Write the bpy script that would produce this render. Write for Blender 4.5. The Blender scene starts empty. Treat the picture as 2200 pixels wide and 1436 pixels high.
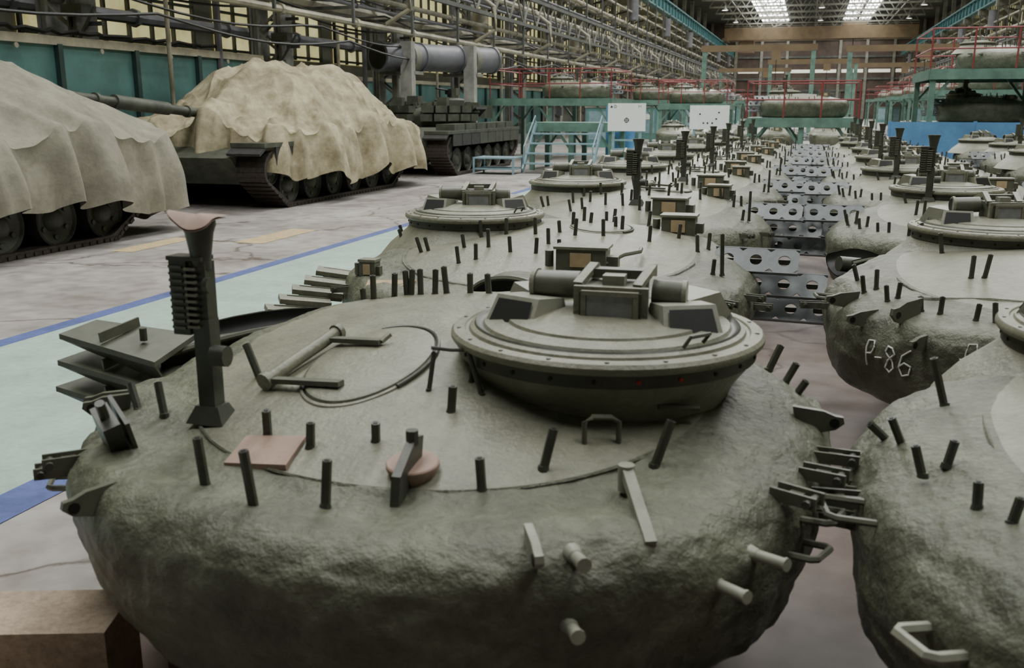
import bpy, math, random
from math import sin,cos,pi,radians
from mathutils import Vector, Matrix, Euler, noise
random.seed(4)
COL=bpy.context.scene.collection
def N3(x,y,z): return noise.noise(Vector((x,y,z)))
# ---------------------------------------------------------------- materials
def M(name,col,rough=.6,metal=0.,var=.2,scale=6.,bump=0.,bscale=50.,emit=0.,col2=None,spec=.5,bdist=.01,nosample=False,speck=0.):
    m=bpy.data.materials.new(name); m.use_nodes=True
    nt=m.node_tree; b=nt.nodes['Principled BSDF']
    b.inputs['Roughness'].default_value=rough; b.inputs['Metallic'].default_value=metal
    b.inputs['Specular IOR Level'].default_value=spec
    tc=nt.nodes.new('ShaderNodeTexCoord')
    n=nt.nodes.new('ShaderNodeTexNoise'); n.inputs['Scale'].default_value=scale; n.inputs['Detail'].default_value=6; n.inputs['Roughness'].default_value=.65
    nt.links.new(tc.outputs['Object'],n.inputs['Vector'])
    r=nt.nodes.new('ShaderNodeValToRGB')
    c1=[c*(1-var) for c in col]; c2=col2 if col2 else [min(1,c*(1+var)) for c in col]
    r.color_ramp.elements[0].position=.32; r.color_ramp.elements[1].position=.68
    r.color_ramp.elements[0].color=(*c1,1); r.color_ramp.elements[1].color=(*c2,1)
    nt.links.new(n.outputs['Fac'],r.inputs['Fac']); out=r.outputs['Color']
    if speck>0:
        n3=nt.nodes.new('ShaderNodeTexNoise'); n3.inputs['Scale'].default_value=scale*6; n3.inputs['Detail'].default_value=8; n3.inputs['Roughness'].default_value=.75
        nt.links.new(tc.outputs['Object'],n3.inputs['Vector'])
        r3=nt.nodes.new('ShaderNodeValToRGB'); r3.color_ramp.elements[0].position=.36; r3.color_ramp.elements[1].position=.56
        r3.color_ramp.elements[0].color=(.45,.43,.40,1); r3.color_ramp.elements[1].color=(1,1,1,1)
        nt.links.new(n3.outputs['Fac'],r3.inputs['Fac'])
        mm=nt.nodes.new('ShaderNodeMixRGB'); mm.blend_type='MULTIPLY'; mm.inputs['Fac'].default_value=speck
        nt.links.new(out,mm.inputs[1]); nt.links.new(r3.outputs['Color'],mm.inputs[2]); out=mm.outputs[0]
    nt.links.new(out,b.inputs['Base Color'])
    if bump>0:
        n2=nt.nodes.new('ShaderNodeTexNoise'); n2.inputs['Scale'].default_value=bscale; n2.inputs['Detail'].default_value=6; n2.inputs['Roughness'].default_value=.6
        nt.links.new(tc.outputs['Object'],n2.inputs['Vector'])
        bp=nt.nodes.new('ShaderNodeBump'); bp.inputs['Strength'].default_value=bump; bp.inputs['Distance'].default_value=bdist
        nt.links.new(n2.outputs['Fac'],bp.inputs['Height']); nt.links.new(bp.outputs['Normal'],b.inputs['Normal'])
    if emit>0:
        nt.links.new(r.outputs['Color'],b.inputs['Emission Color']); b.inputs['Emission Strength'].default_value=emit
    if nosample:
        try: m.cycles.emission_sampling='NONE'
        except Exception: pass
    return m
cast=M('cast_primer_shaded',(.125,.132,.090),.44,0,.34,5,.75,28,bdist=.022,speck=.5)  # rough cast tone, darkened further so the turret sides look shaded
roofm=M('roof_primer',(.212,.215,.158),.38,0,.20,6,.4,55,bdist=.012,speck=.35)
dark=M('dark_olive_steel',(.058,.062,.046),.42,.1,.25,12,.1,60)
black=M('black_steel',(.010,.011,.009),.5,.2,.2,9)
pale=M('pale_primer',(.25,.255,.20),.45,0,.15,15)
mid=M('mid_olive_steel',(.105,.11,.08),.42,0,.2,14)
glass=M('dusty_glass',(.24,.25,.25),.35,0,.2,20)
tan=M('masking_paper',(.46,.35,.21),.8,0,.12,18)
pink=M('primer_pink',(.33,.23,.18),.7,0,.12,20)
redm=M('red_paint',(.42,.03,.02),.5,0,.2,12)
redrail=M('red_rail_paint',(.22,.035,.035),.5,0,.25,12)
platem=M('blue_grey_plate',(.20,.22,.225),.4,0,.15,14)
chalk=M('white_chalk',(.85,.85,.82),.9,0,.05,30)
wood=M('timber',(.24,.16,.10),.8,0,.35,7,.3,30)
woodp=M('pale_timber',(.46,.36,.27),.8,0,.2,9,.3,30,speck=.5)
canvas1=M('grey_canvas',(.235,.222,.170),.9,0,.25,2.2,.4,14,bdist=.02,speck=.25)
canvas2=M('yellow_canvas',(.27,.225,.13),.9,0,.3,2.6,.4,14,col2=(.47,.42,.28),bdist=.02,speck=.25)
tankg=M('tank_green',(.060,.066,.047),.6,.1,.4,4,.3,30)
rubber=M('rubber',(.028,.027,.025),.75,0,.3,10)
trackm=M('track_steel',(.06,.05,.042),.6,.5,.4,14)
conc=M('concrete_column',(.25,.25,.225),.8,0,.35,2)
steel=M('structure_steel',(.19,.19,.155),.6,.1,.4,1.5)
steeld=M('dark_structure_steel',(.075,.08,.072),.6,.1,.4,1.5)
pipem=M('pipe_paint',(.36,.34,.255),.55,.1,.4,1.2)
pipeg=M('pipe_grey',(.15,.15,.165),.5,.2,.3,1.5)
teal=M('teal_panel',(.10,.235,.222),.4,0,.25,1.2)
tealrib=M('teal_rib',(.035,.07,.066),.5,0,.2,3)
cream=M('cream_sill',(.42,.39,.29),.7,0,.3,2)
greenp=M('green_platform_paint',(.10,.19,.15),.5,0,.3,3)
bluep=M('blue_barrier_paint',(.085,.235,.44),.5,0,.2,2)
lblue=M('light_blue_paint',(.20,.31,.35),.5,0,.2,5)
white=M('white_board',(.76,.78,.76),.5,0,.03,4)
ochre=M('crane_ochre',(.13,.09,.045),.6,0,.3,.6)
wallfar=M('far_wall_brick',(.07,.05,.038),.8,0,.45,.35)
wallm=M('wall_plaster',(.18,.18,.145),.8,0,.25,.4)
wallb=M('wall_back_plaster',(.13,.13,.12),.8,0,.25,.4)
ceilm=M('ceiling_dark',(.04,.046,.046),.8,0,.3,.5)
skyl=M('skylight_glass',(1,1,.97),.5,0,0,1,emit=15.5)
winm=M('window_glass_yellow',(.62,.55,.22),.4,0,.3,.6,emit=.7,col2=(.86,.81,.42),nosample=True)
winf=M('window_glass_white',(.8,.78,.65),.4,0,.1,.6,emit=.6,nosample=True)
lampm=M('lamp_glow',(1,1,.95),.5,0,0,1,emit=9,nosample=True)
mint=M('mint_floor_paint',(.38,.52,.45),.42,0,.16,2.0,.1,30,speck=.3)
bluel=M('blue_line_paint',(.09,.125,.32),.5,0,.25,3,speck=.4)
yellow=M('yellow_floor_paint',(.52,.41,.22),.6,0,.25,5,speck=.5)
crane_teal=M('crane_rail_teal',(.05,.15,.155),.5,0,.25,1)
def floormat(name,ca,cb,cc):
    fm=bpy.data.materials.new(name); fm.use_nodes=True
    nt=fm.node_tree; b=nt.nodes['Principled BSDF']; tc=nt.nodes.new('ShaderNodeTexCoord')
    def nz(s,d=8):
        n=nt.nodes.new('ShaderNodeTexNoise'); n.inputs['Scale'].default_value=s; n.inputs['Detail'].default_value=d; nt.links.new(tc.outputs['Object'],n.inputs['Vector']); return n
    def rp(src,els):
        r=nt.nodes.new('ShaderNodeValToRGB'); e=r.color_ramp.elements
        e[0].position=els[0][0]; e[0].color=(*els[0][1],1); e[1].position=els[-1][0]; e[1].color=(*els[-1][1],1)
        for p_,c in els[1:-1]:
            q=e.new(p_); q.color=(*c,1)
        nt.links.new(src,r.inputs['Fac']); return r
    r1=rp(nz(.55).outputs['Fac'],[(.3,ca),(.5,cb),(.72,cc)])
    r2=rp(nz(5).outputs['Fac'],[(.35,(.62,.58,.55)),(.6,(1,1,1))])
    mx=nt.nodes.new('ShaderNodeMixRGB'); mx.blend_type='MULTIPLY'; mx.inputs['Fac'].default_value=.7
    nt.links.new(r1.outputs['Color'],mx.inputs[1]); nt.links.new(r2.outputs['Color'],mx.inputs[2])
    vo=nt.nodes.new('ShaderNodeTexVoronoi'); vo.feature='DISTANCE_TO_EDGE'; vo.inputs['Scale'].default_value=.35
    mp=nt.nodes.new('ShaderNodeVectorMath'); mp.operation='ADD'
    nn=nz(1.2); nt.links.new(tc.outputs['Object'],mp.inputs[0]); nt.links.new(nn.outputs['Color'],mp.inputs[1]); nt.links.new(mp.outputs[0],vo.inputs['Vector'])
    r3=rp(vo.outputs['Distance'],[(0,(.25,.2,.17)),(.012,(1,1,1))])
    mx2=nt.nodes.new('ShaderNodeMixRGB'); mx2.blend_type='MULTIPLY'; mx2.inputs['Fac'].default_value=.85
    nt.links.new(mx.outputs[0],mx2.inputs[1]); nt.links.new(r3.outputs['Color'],mx2.inputs[2]); nt.links.new(mx2.outputs[0],b.inputs['Base Color'])
    rr=rp(nz(2).outputs['Fac'],[(.35,(.28,.28,.28)),(.65,(.55,.55,.55))]); nt.links.new(rr.outputs['Color'],b.inputs['Roughness'])
    return fm
floorm=floormat('concrete_floor',(.26,.235,.215),(.37,.35,.33),(.47,.455,.43))
floord=floormat('darkened_reddish_floor',(.11,.08,.068),(.17,.135,.118),(.23,.20,.18))  # reddish concrete, made darker to cut light bounced up onto the turrets
# ---------------------------------------------------------------- mesh builder
class MB:
    def __init__(s): s.v=[]; s.f=[]; s.mi=[]; s.mats=[]
    def add(s,vs,fs,m,X=None):
        if m not in s.mats: s.mats.append(m)
        k=s.mats.index(m); o=len(s.v)
        for v in vs:
            v=Vector(v); s.v.append(tuple(X@v) if X is not None else tuple(v))
        for f_ in fs: s.f.append([i+o for i in f_]); s.mi.append(k)
    def box(s,c,d,m,rot=None,X=None,taper=1.):
        R=Euler(rot).to_matrix() if rot else Matrix.Identity(3)
        vs=[]
        for z in (-.5,.5):
            t=taper if z>0 else 1
            for x,y in ((-.5,-.5),(.5,-.5),(.5,.5),(-.5,.5)): vs.append(Vector(c)+R@Vector((x*d[0]*t,y*d[1]*t,z*d[2])))
        s.add(vs,[(3,2,1,0),(4,5,6,7),(0,1,5,4),(1,2,6,5),(2,3,7,6),(3,0,4,7)],m,X)
    def bar(s,p0,p1,w,h,m,X=None):
        p0=Vector(p0);p1=Vector(p1); d=p1-p0; L=d.length
        if L<1e-6: return
        d.normalize(); up=Vector((0,0,1)) if abs(d.z)<.95 else Vector((0,1,0))
        a=d.cross(up).normalized(); b_=a.cross(d).normalized()
        vs=[]
        for p in (p0,p1):
            for u,v in ((-.5,-.5),(.5,-.5),(.5,.5),(-.5,.5)): vs.append(p+a*u*w+b_*v*h)
        s.add(vs,[(3,2,1,0),(4,5,6,7),(0,1,5,4),(1,2,6,5),(2,3,7,6),(3,0,4,7)],m,X)
    def cyl(s,p0,p1,r,m,n=10,r1=None,X=None,caps=True):
        p0=Vector(p0);p1=Vector(p1); d=(p1-p0).normalized(); up=Vector((0,0,1)) if abs(d.z)<.95 else Vector((0,1,0))
        a=d.cross(up).normalized(); b_=a.cross(d).normalized(); r1=r if r1 is None else r1
        vs=[]; 
        for p,q in ((p0,r),(p1,r1)):
            for i in range(n):
                t=2*pi*i/n; vs.append(p+a*cos(t)*q+b_*sin(t)*q)
        fs=[(i,(i+1)%n,n+(i+1)%n,n+i) for i in range(n)]
        if caps: fs+=[tuple(range(n))[::-1],tuple(range(n,2*n))]
        s.add(vs,fs,m,X)
    def tube(s,pts,r,m,n=6,X=None,closed=False):
        P=[Vector(p) for p in pts]; k=len(P); vs=[]
        for i,p in enumerate(P):
            if closed: t=P[(i+1)%k]-P[(i-1)%k]
            else: t=P[min(i+1,k-1)]-P[max(i-1,0)]
            t.normalize(); up=Vector((0,0,1)) if abs(t.z)<.9 else Vector((0,1,0))
            a=t.cross(up).normalized(); b_=a.cross(t).normalized()
            for j in range(n):
                q=2*pi*j/n; vs.append(p+a*cos(q)*r+b_*sin(q)*r)
        fs=[]
        for i in range(k if closed else k-1):
            i2=(i+1)%k
            for j in range(n): fs.append((i*n+j,i*n+(j+1)%n,i2*n+(j+1)%n,i2*n+j))
        if not closed: fs+=[tuple(range(n))[::-1],tuple(range((k-1)*n,k*n))]
        s.add(vs,fs,m,X)
    def lathe(s,prof,m,n=32,X=None):
        vs=[];fs=[];k=len(prof)
        for r,z in prof:
            for i in range(n):
                t=2*pi*i/n; vs.append((r*cos(t),r*sin(t),z))
        for j in range(k-1):
            for i in range(n): fs.append((j*n+i,j*n+(i+1)%n,(j+1)*n+(i+1)%n,(j+1)*n+i))
        s.add(vs,fs,m,X)
    def grid(s,rows,m,closed=True,X=None):
        k=len(rows[0]); vs=[v for r in rows for v in r]; fs=[]
        for j in range(len(rows)-1):
            for i in range(k if closed else k-1):
                fs.append((j*k+i,j*k+(i+1)%k,(j+1)*k+(i+1)%k,(j+1)*k+i))
        s.add(vs,fs,m,X)
    def plate(s,c,w,h,nh,hr,m,rot=None,t=.008,X=None):
        R=Euler(rot or (0,0,0)).to_matrix(); cw=w/nh; seg=16
        for k in range(nh):
            cx=-w/2+cw*(k+.5)
            for zz in (-t/2,t/2):
                vs=[];fs=[]
                for i in range(seg):
                    q=2*pi*(i+.5)/seg; ca,sa=cos(q),sin(q)
                    sc=min(cw/2/max(abs(ca),1e-6),h/2/max(abs(sa),1e-6))
                    vs.append(Vector(c)+R@Vector((cx+ca*hr,sa*hr,zz)))
                    vs.append(Vector(c)+R@Vector((cx+ca*sc,sa*sc,zz)))
                for i in range(seg):
                    j=(i+1)%seg; fs.append((2*i,2*i+1,2*j+1,2*j))
                s.add(vs,fs,m,X)
        for sx,sy,ww,hh in ((0,1,w,.02),(0,-1,w,.02)):
            cc=Vector(c)+R@Vector((0,sy*h/2,-.01)); s.box(cc,(ww,.006,.03),m,rot,X)
    def mesh(s,name):
        me=bpy.data.meshes.new(name); me.from_pydata(s.v,[],s.f)
        for m in s.mats: me.materials.append(m)
        me.polygons.foreach_set('material_index',s.mi); me.polygons.foreach_set('use_smooth',[True]*len(s.f))
        me.update()
        try: me.set_sharp_from_angle(angle=radians(38))
        except Exception: pass
        return me
    def build(s,name,loc=(0,0,0),rz=0):
        return inst(s.mesh(name),name,loc,rz)
def inst(me,name,loc=(0,0,0),rz=0,sc=1):
    o=bpy.data.objects.new(name,me); o.location=loc; o.rotation_euler=(0,0,rz); o.scale=(sc,)*3; COL.objects.link(o); return o
# ---------------------------------------------------------------- turret
PR=[(.88,-.02),(.93,.0),(.955,.05),(.975,.13),(.992,.22),(1.0,.31),(.99,.38),(.95,.445),(.87,.497),(.73,.548),(.55,.592),(.3,.635),(0.001,.655)]
def cr(P,k=6):
    out=[]
    for i in range(len(P)-1):
        p0=P[max(i-1,0)];p1=P[i];p2=P[i+1];p3=P[min(i+2,len(P)-1)]
        for j in range(k):
            t=j/k; out.append(tuple(.5*((2*p1[c])+(-p0[c]+p2[c])*t+(2*p0[c]-5*p1[c]+4*p2[c]-p3[c])*t*t+(-p0[c]+3*p1[c]-3*p2[c]+p3[c])*t**3) for c in (0,1)))
    out.append(P[-1]); return out
PD=cr(PR,6)
class Tur:
    def __init__(s,a=1.25,b=1.22,n=2.2,tilt=.1,seed=0): s.a,s.b,s.n,s.tilt,s.seed=a,b,n,tilt,seed; s.mb=MB()
    def R(s,t): return 1/((abs(cos(t))/s.a)**s.n+(abs(sin(t))/s.b)**s.n)**(1/s.n)
    def zz(s,rf,z,y):
        w=max(0,min(1,(1-rf)/.3)); w=w*w*(3-2*w)
        return z+(s.tilt*y*w if z>.31 else 0)
    def disp(s,P,rf):
        w=max(0,min(1,(rf-.6)/.2)); k=.2+.8*w
        q=Vector((P[0]+s.seed*7,P[1],P[2]))
        return k*(.034*noise.noise(q*2.4)+.019*noise.noise(q*6)+.010*noise.noise(q*14)+.005*noise.noise(q*30))
    def surf(s,x,y):
        rf=(abs(x/s.a)**s.n+abs(y/s.b)**s.n)**(1/s.n); rf=min(rf,.998)
        top=[p for p in PD if p[1]>=.31]
        for i in range(len(top)-1):
            if top[i+1][0]<=rf<=top[i][0]:
                k=(rf-top[i][0])/(top[i+1][0]-top[i][0]+1e-9); return s.zz(rf,top[i][1]*(1-k)+top[i+1][1]*k,y)
        return s.zz(rf,.33,y)
    def side(s,t,z):
        for i in range(len(PD)-1):
            if PD[i][1]<=z<=PD[i+1][1]:
                k=(z-PD[i][1])/(PD[i+1][1]-PD[i][1]+1e-9); rf=PD[i][0]*(1-k)+PD[i+1][0]*k; break
        r=s.R(t)*rf; P=Vector((r*cos(t),r*sin(t),z)); P.z=s.zz(rf,z,P.y); return P
    def body(s,nt=150,k=1):
        rows=[]
        L=PD[::k] if k>1 else PD
        for rf,z in L:
            row=[]
            for i in range(nt):
                t=2*pi*i/nt; r=s.R(t)*rf; P=Vector((r*cos(t),r*sin(t),s.zz(rf,z,r*sin(t)))); d=s.disp(P,rf)
                w=max(0,min(1,(rf-.6)/.2)); P.x+=cos(t)*d*w; P.y+=sin(t)*d*w
                P.z+=d*.6 if z>.03 else 0; row.append(P)
            rows.append(row)
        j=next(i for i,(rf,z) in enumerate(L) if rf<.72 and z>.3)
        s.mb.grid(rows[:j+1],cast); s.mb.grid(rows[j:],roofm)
        s.mb.add([r for r in rows[0]],[tuple(range(nt))[::-1]],cast)
    def pin(s,x,y,h=.13,lx=0,ly=0,r=.0125,m=None):
        z=s.surf(x,y)-.01; m=m or dark; lx+=random.uniform(-.010,.010); ly+=random.uniform(-.015,.01); h*=random.uniform(.92,1.08)
        p0=Vector((x,y,z)); p1=Vector((x+lx,y+ly,z+h))
        s.mb.cyl(p0,p1,r,m,7); s.mb.cyl(p0,p0+Vector((0,0,.015)),r*1.3,m,8,r*1.05)
        d=(p1-p0).normalized(); s.mb.cyl(p1,p1+d*.002,r*.55,black,6)
    def stud(s,t,z,L=.08,r=.018,m=None,up=.1):
        P=s.side(t,z); n=Vector((cos(t),sin(t),up)).normalized(); m=m or pale
        s.mb.cyl(P-n*.03,P+n*L,r,m,10); s.mb.cyl(P-n*.02,P+n*.012,r*1.5,m,10,r*1.1); s.mb.cyl(P+n*L,P+n*(L+.008),r*1.15,m,10)
    def loop(s,t,z,w=.12,L=.07,r=.01,m=None,vert=False):
        P=s.side(t,z); n=Vector((cos(t),sin(t),.1)).normalized(); q=Vector((-sin(t),cos(t),0)) if not vert else Vector((0,0,1)); m=m or mid
        s.mb.tube([P-q*w/2-n*.02,P-q*w/2+n*L*.8,P-q*w*.4+n*L,P+q*w*.4+n*L,P+q*w/2+n*L*.8,P+q*w/2-n*.02],r,m,6)
    def fin(s,t,z,L=.12,h=.1,th=.02,m=None):
        P=s.side(t,z); n=Vector((cos(t),sin(t),0)); q=Vector((-sin(t),cos(t),0)); m=m or mid; U_=Vector((0,0,1))
        prof=[-n*.04-U_*h*.5,n*L*.75-U_*h*.15,n*L+U_*h*.1,n*L*.95+U_*h*.32,n*L*.7+U_*h*.35,n*L*.35+U_*h*.5,-n*.06+U_*h*.6]
        k=len(prof); vs=[P+p+q*th/2 for p in prof]+[P+p-q*th/2 for p in prof]
        s.mb.add(vs,[tuple(range(k)),tuple(range(k,2*k))[::-1]]+[(i,k+i,k+(i+1)%k,(i+1)%k) for i in range(k)],m)
        s.mb.cyl(P+n*L*.7+U_*h*.1+q*(th/2+.001),P+n*L*.7+U_*h*.1+q*(th/2+.002),.016,black,8)
        s.mb.cyl(P+n*L*.7+U_*h*.1-q*(th/2+.001),P+n*L*.7+U_*h*.1-q*(th/2+.002),.016,black,8)
    def bracket(s,t,z,L=.14,w=.05):
        P=s.side(t,z); n=Vector((cos(t),sin(t),0)); q=Vector((-sin(t),cos(t),0))
        for k in (-1,1): s.mb.bar(P-n*.03+q*k*w/2,P+n*L+q*k*w/2,.008,.035,mid)
        s.mb.cyl(P+n*L*.8-q*w*.9,P+n*L*.8+q*w*.9,.012,dark,8)
        s.mb.bar(P+n*L*.3-q*w/2,P+n*L*.3+q*w/2,.04,.012,mid)
    def cupola(s,cx,cy,rz=0,flare=False,detail=True,sc=1.,dz=0.):
        X=Matrix.Translation((cx,cy,dz))@Matrix.Rotation(rz,4,'Z')@Matrix.Diagonal((sc,sc,1,1)); mb=s.mb; n=80 if detail else 40
        if flare: mb.lathe([(.70,.44),(.62,.53),(.55,.585),(.495,.63),(.47,.665)],roofm,n,X)
        else: mb.lathe([(.385,.44),(.395,.53),(.42,.585),(.455,.63),(.468,.655)],roofm,n,X)
        mb.lathe([(.468,.655),(.482,.66),(.482,.70),(.47,.702)],dark,n,X)
        mb.lathe([(.47,.70),(.50,.703),(.506,.712),(.506,.724),(.497,.735),(.462,.738),(.458,.732),(.448,.732),(.444,.742),(.43,.748)],roofm,n,X)
        mb.lathe([(.43,.748),(.425,.754),(.412,.744),(.402,.744)],dark,n,X)
        mb.lathe([(.402,.744),(.396,.754),(.34,.764),(.335,.758),(.325,.758),(.32,.768),(.22,.785),(.14,.792),(0.001,.793)],roofm,n,X)
        for i in range(24 if detail else 0):
            t=2*pi*i/24+.1; p=Vector((cos(t)*.481,sin(t)*.481,.68)); mb.cyl(p,p+Vector((cos(t),sin(t),0))*.005,.0065,redm if (i in (19,20) and not flare) else black,8,X=X)
        for i in range(18 if detail else 8):
            t=2*pi*i/(18 if detail else 8); mb.cyl((cos(t)*.48,sin(t)*.48,.735),(cos(t)*.48,sin(t)*.48,.739),.007,dark,6,X=X)
        for sx in (-1,1):
            for (px,py,rr) in ((.255,-.05,.42),(.26,.18,2.4)):
                Y=X@Matrix.Translation((sx*px,py,.785))@Matrix.Rotation(sx*rr,4,'Z')
                vs=[(-.095,-.10,-.04),(.095,-.10,-.04),(.095,.10,-.04),(-.095,.10,-.04),(-.085,-.045,.05),(.085,-.045,.05),(.085,.09,.035),(-.085,.09,.035)]
                mb.add(vs,[(3,2,1,0),(4,5,6,7),(0,1,5,4),(1,2,6,5),(2,3,7,6),(3,0,4,7)],pale if detail else roofm,Y)
                vs=[(-.076,-.0955,-.028),(.076,-.0955,-.028),(.069,-.0535,.040),(-.069,-.0535,.040)]
                mb.add([(a_,b_-.005,c_) for a_,b_,c_ in vs],[(0,1,2,3)],black,Y)
        D=X@Matrix.Translation((0,0,-.04))
        mb.box((0.03,-.02,.855),(.20,.16,.13),mid,X=D)
        for (w_,h_,yy,m_) in ((.235,.135,-.10,roofm),(.195,.105,-.112,dark)): mb.box((0.03,yy,.855),(w_,.024,h_),m_,X=D)
        mb.box((0.03,-.126,.857),(.145,.006,.08),glass,X=D)
        for e in ((-.052,0),(.112,0)): mb.box((e[0],-.124,.857),(.016,.018,.10),roofm,X=D)
        for zz_ in (.806,.905): mb.box((.03,-.124,zz_),(.18,.02,.014),roofm,X=D)
        for e in (-.085,.145): mb.cyl((e,-.07,.79),(e,-.11,.79),.018,dark,10,X=D)
        mb.cyl((-.24,.05,.895),(-.09,.03,.9),.046,mid,16,X=D); mb.cyl((-.255,.052,.895),(-.24,.05,.895),.052,roofm,16,X=D); mb.cyl((-.257,.052,.895),(-.255,.052,.895),.04,black,16,X=D)
        mb.cyl((.145,.03,.89),(.24,.03,.885),.04,mid,14,X=D); mb.cyl((.24,.03,.885),(.255,.03,.885),.045,roofm,14,X=D)
        for e in (-.07,.12):
            mb.bar((e-.01,-.08,.92),(e+.02,.05,.965),.03,.02,roofm,X=D); mb.bar((e+.02,.05,.965),(e+.01,.14,.93),.03,.02,roofm,X=D)
        mb.bar((-.06,.03,.945),(.12,.03,.945),.05,.03,mid,X=D); mb.box((.03,-.03,.935),(.07,.06,.03),pale,X=D)
        if detail:
            mb.tube([(.33,-.28,.765),(.35,-.27,.79),(.30,-.33,.79),(.28,-.34,.76)],.006,dark,6,X=X)
            mb.tube([(-.36,.1,.74),(-.33,.2,.79),(-.22,.28,.81),(-.1,.3,.79)],.012,dark,6,X=X)
    def hatch(s,cx,cy,rx,ry,arms=True):
        def ring(q,h,n=72): return [(cx+rx*q*cos(2*pi*i/n),cy+ry*q*sin(2*pi*i/n),s.surf(cx+rx*q*cos(2*pi*i/n),cy+ry*q*sin(2*pi*i/n))+h) for i in range(n)]
        s.mb.grid([ring(1.04,-.002),ring(1.03,.006),ring(1.0,.008),ring(.99,.001)],roofm)
        s.mb.grid([ring(.995,.0025),ring(.965,.0025)],black)
        s.mb.grid([ring(.97,.001),ring(.965,.012),ring(.93,.016),ring(.5,.020),ring(.01,.022)],roofm)
        arc=[]
        for i in range(30):
            t=radians(-35+150*i/29); x=cx+rx*1.03*cos(t); y=cy+ry*1.025*sin(t); arc.append((x,y,s.surf(x,y)+.007))
        s.mb.tube(arc,.0075,dark,8)
        if arms:
            def S(x,y,h): return (x,y,s.surf(x,y)+h)
            x0=cx-rx
            s.mb.cyl(S(x0-.075,cy-.19,.03),S(x0-.0,cy+.14,.045),.022,roofm,12)
            s.mb.cyl(S(x0-.08,cy-.21,.03),S(x0-.075,cy-.19,.03),.03,roofm,12); s.mb.cyl(S(x0,cy+.14,.045),S(x0+.005,cy+.16,.045),.03,roofm,12)
            s.mb.bar(S(x0-.02,cy+.10,.04),S(x0+.2,cy+.08,.035),.035,.016,mid); s.mb.bar(S(x0-.08,cy-.19,.03),S(x0+.2,cy-.22,.03),.035,.016,mid)
            s.mb.bar(S(x0+.2,cy+.08,.035),S(x0+.22,cy+.11,.05),.02,.012,roofm)
    def sensor(s,x,y,k=1.,cap=False):
        z=s.surf(x,y)-.01; X=Matrix.Translation((x,y,z))@Matrix.Diagonal((1,1,k,1)); mb=s.mb
        mb.box((0,0,.025),(.13,.10,.05),dark,taper=.6,X=X)
        mb.box((0,0,.16),(.056,.052,.28),dark,X=X)
        mb.box((-.01,.005,.36),(.066,.05,.20),dark,X=X)
        mb.box((-.065,0,.36),(.058,.06,.21),dark,X=X); mb.box((-.04,.0,.47),(.12,.065,.012),dark,X=X)
        for i in range(10):
            mb.box((-.02,-.032,.28+i*.018),(.036,.014,.007),roofm,X=X); mb.box((-.068,-.032,.275+i*.019),(.04,.008,.007),mid,X=X); mb.box((-.096,-.002,.275+i*.019),(.008,.05,.007),mid,X=X)
        mb.cyl((.03,-.02,.2),(.08,-.02,.2),.03,dark,12,X=X); mb.cyl((.028,-.03,.40),(.045,-.03,.40),.022,dark,10,X=X)
        mb.lathe([(.028,.44),(.030,.47),(.042,.54),(.050,.56),(.050,.572),(.04,.572),(.035,.56),(.001,.55)],dark,16,X)
        if cap:
            rows=[]
            for q in (0.01,.35,.6,.8,1.0):
                rows.append([(q*.085*cos(t)*(1+.12*sin(5*t)),q*.065*sin(t)-.01,.592+(.018*sin(2*t+.6)-.014)*q*q-.008*sin(3*t)*q) for t in [2*pi*i/32 for i in range(32)]])
            mb.grid(rows,pink,X=X); mb.grid([[(a_,b_,c_-.006) for a_,b_,c_ in r] for r in rows],pink,X=X)
    def disc(s,x,y,r,m):
        z=s.surf(x,y); X=Matrix.Translation((x,y,z))@Matrix.Rotation(.12,4,'X')
        s.mb.lathe([(r*.8,-.02),(r*.85,.0),(r,.018),(r,.03),(r*.95,.034),(.001,.036)],m,28,X)
    def patch(s,x,y,w,d,rz,m):
        c,sn=cos(rz),sin(rz); vs=[]
        for u,v in ((-.5,-.5),(.5,-.5),(.5,.5),(-.5,.5)):
            X_=x+c*u*w-sn*v*d; Y_=y+sn*u*w+c*v*d; vs.append((X_,Y_,s.surf(X_,Y_)+.012))
        vs+= [(a_,b_,c_-.02) for a_,b_,c_ in vs]
        s.mb.add(vs,[(0,1,2,3),(0,4,5,1),(1,5,6,2),(2,6,7,3),(3,7,4,0)],m)
    def sbox(s,x,y,w=.24,d=.16,h=.12,rz=0):
        z=s.surf(x,y); X=Matrix.Translation((x,y,z))@Matrix.Rotation(rz,4,'Z')
        s.mb.box((0,0,h/2-.02),(w,d,h),mid,X=X); s.mb.box((0,-d/2-.004,h/2-.01),(w*.42,.01,h*.6),tan,X=X)
        s.mb.box((0,0,h-.01),(w*1.1,d*1.1,.015),roofm,X=X); s.mb.box((w*.6,0,h*.3),(w*.25,d*.5,h*.5),mid,X=X); s.mb.cyl((-w*.7,0,0),(-w*.7,0,h*.7),.025,mid,10,X=X)
    def plates(s,side=1,cx=1.25,cy=.1):
        for i,(dx,dy,z) in enumerate(((0,0,.53),(.17,.05,.38),(.22,.10,.22))):
            c=(side*(cx+dx),cy+dy,z)
            s.mb.plate(c,.50,.16,3,.036,platem,(radians(52),0,radians(-4*side)))
            s.mb.bar((side*(cx+dx-.35),cy+dy+.08,z-.02),(side*(cx+dx+.2),cy+dy+.08,z-.02),.02,.03,mid)
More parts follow.
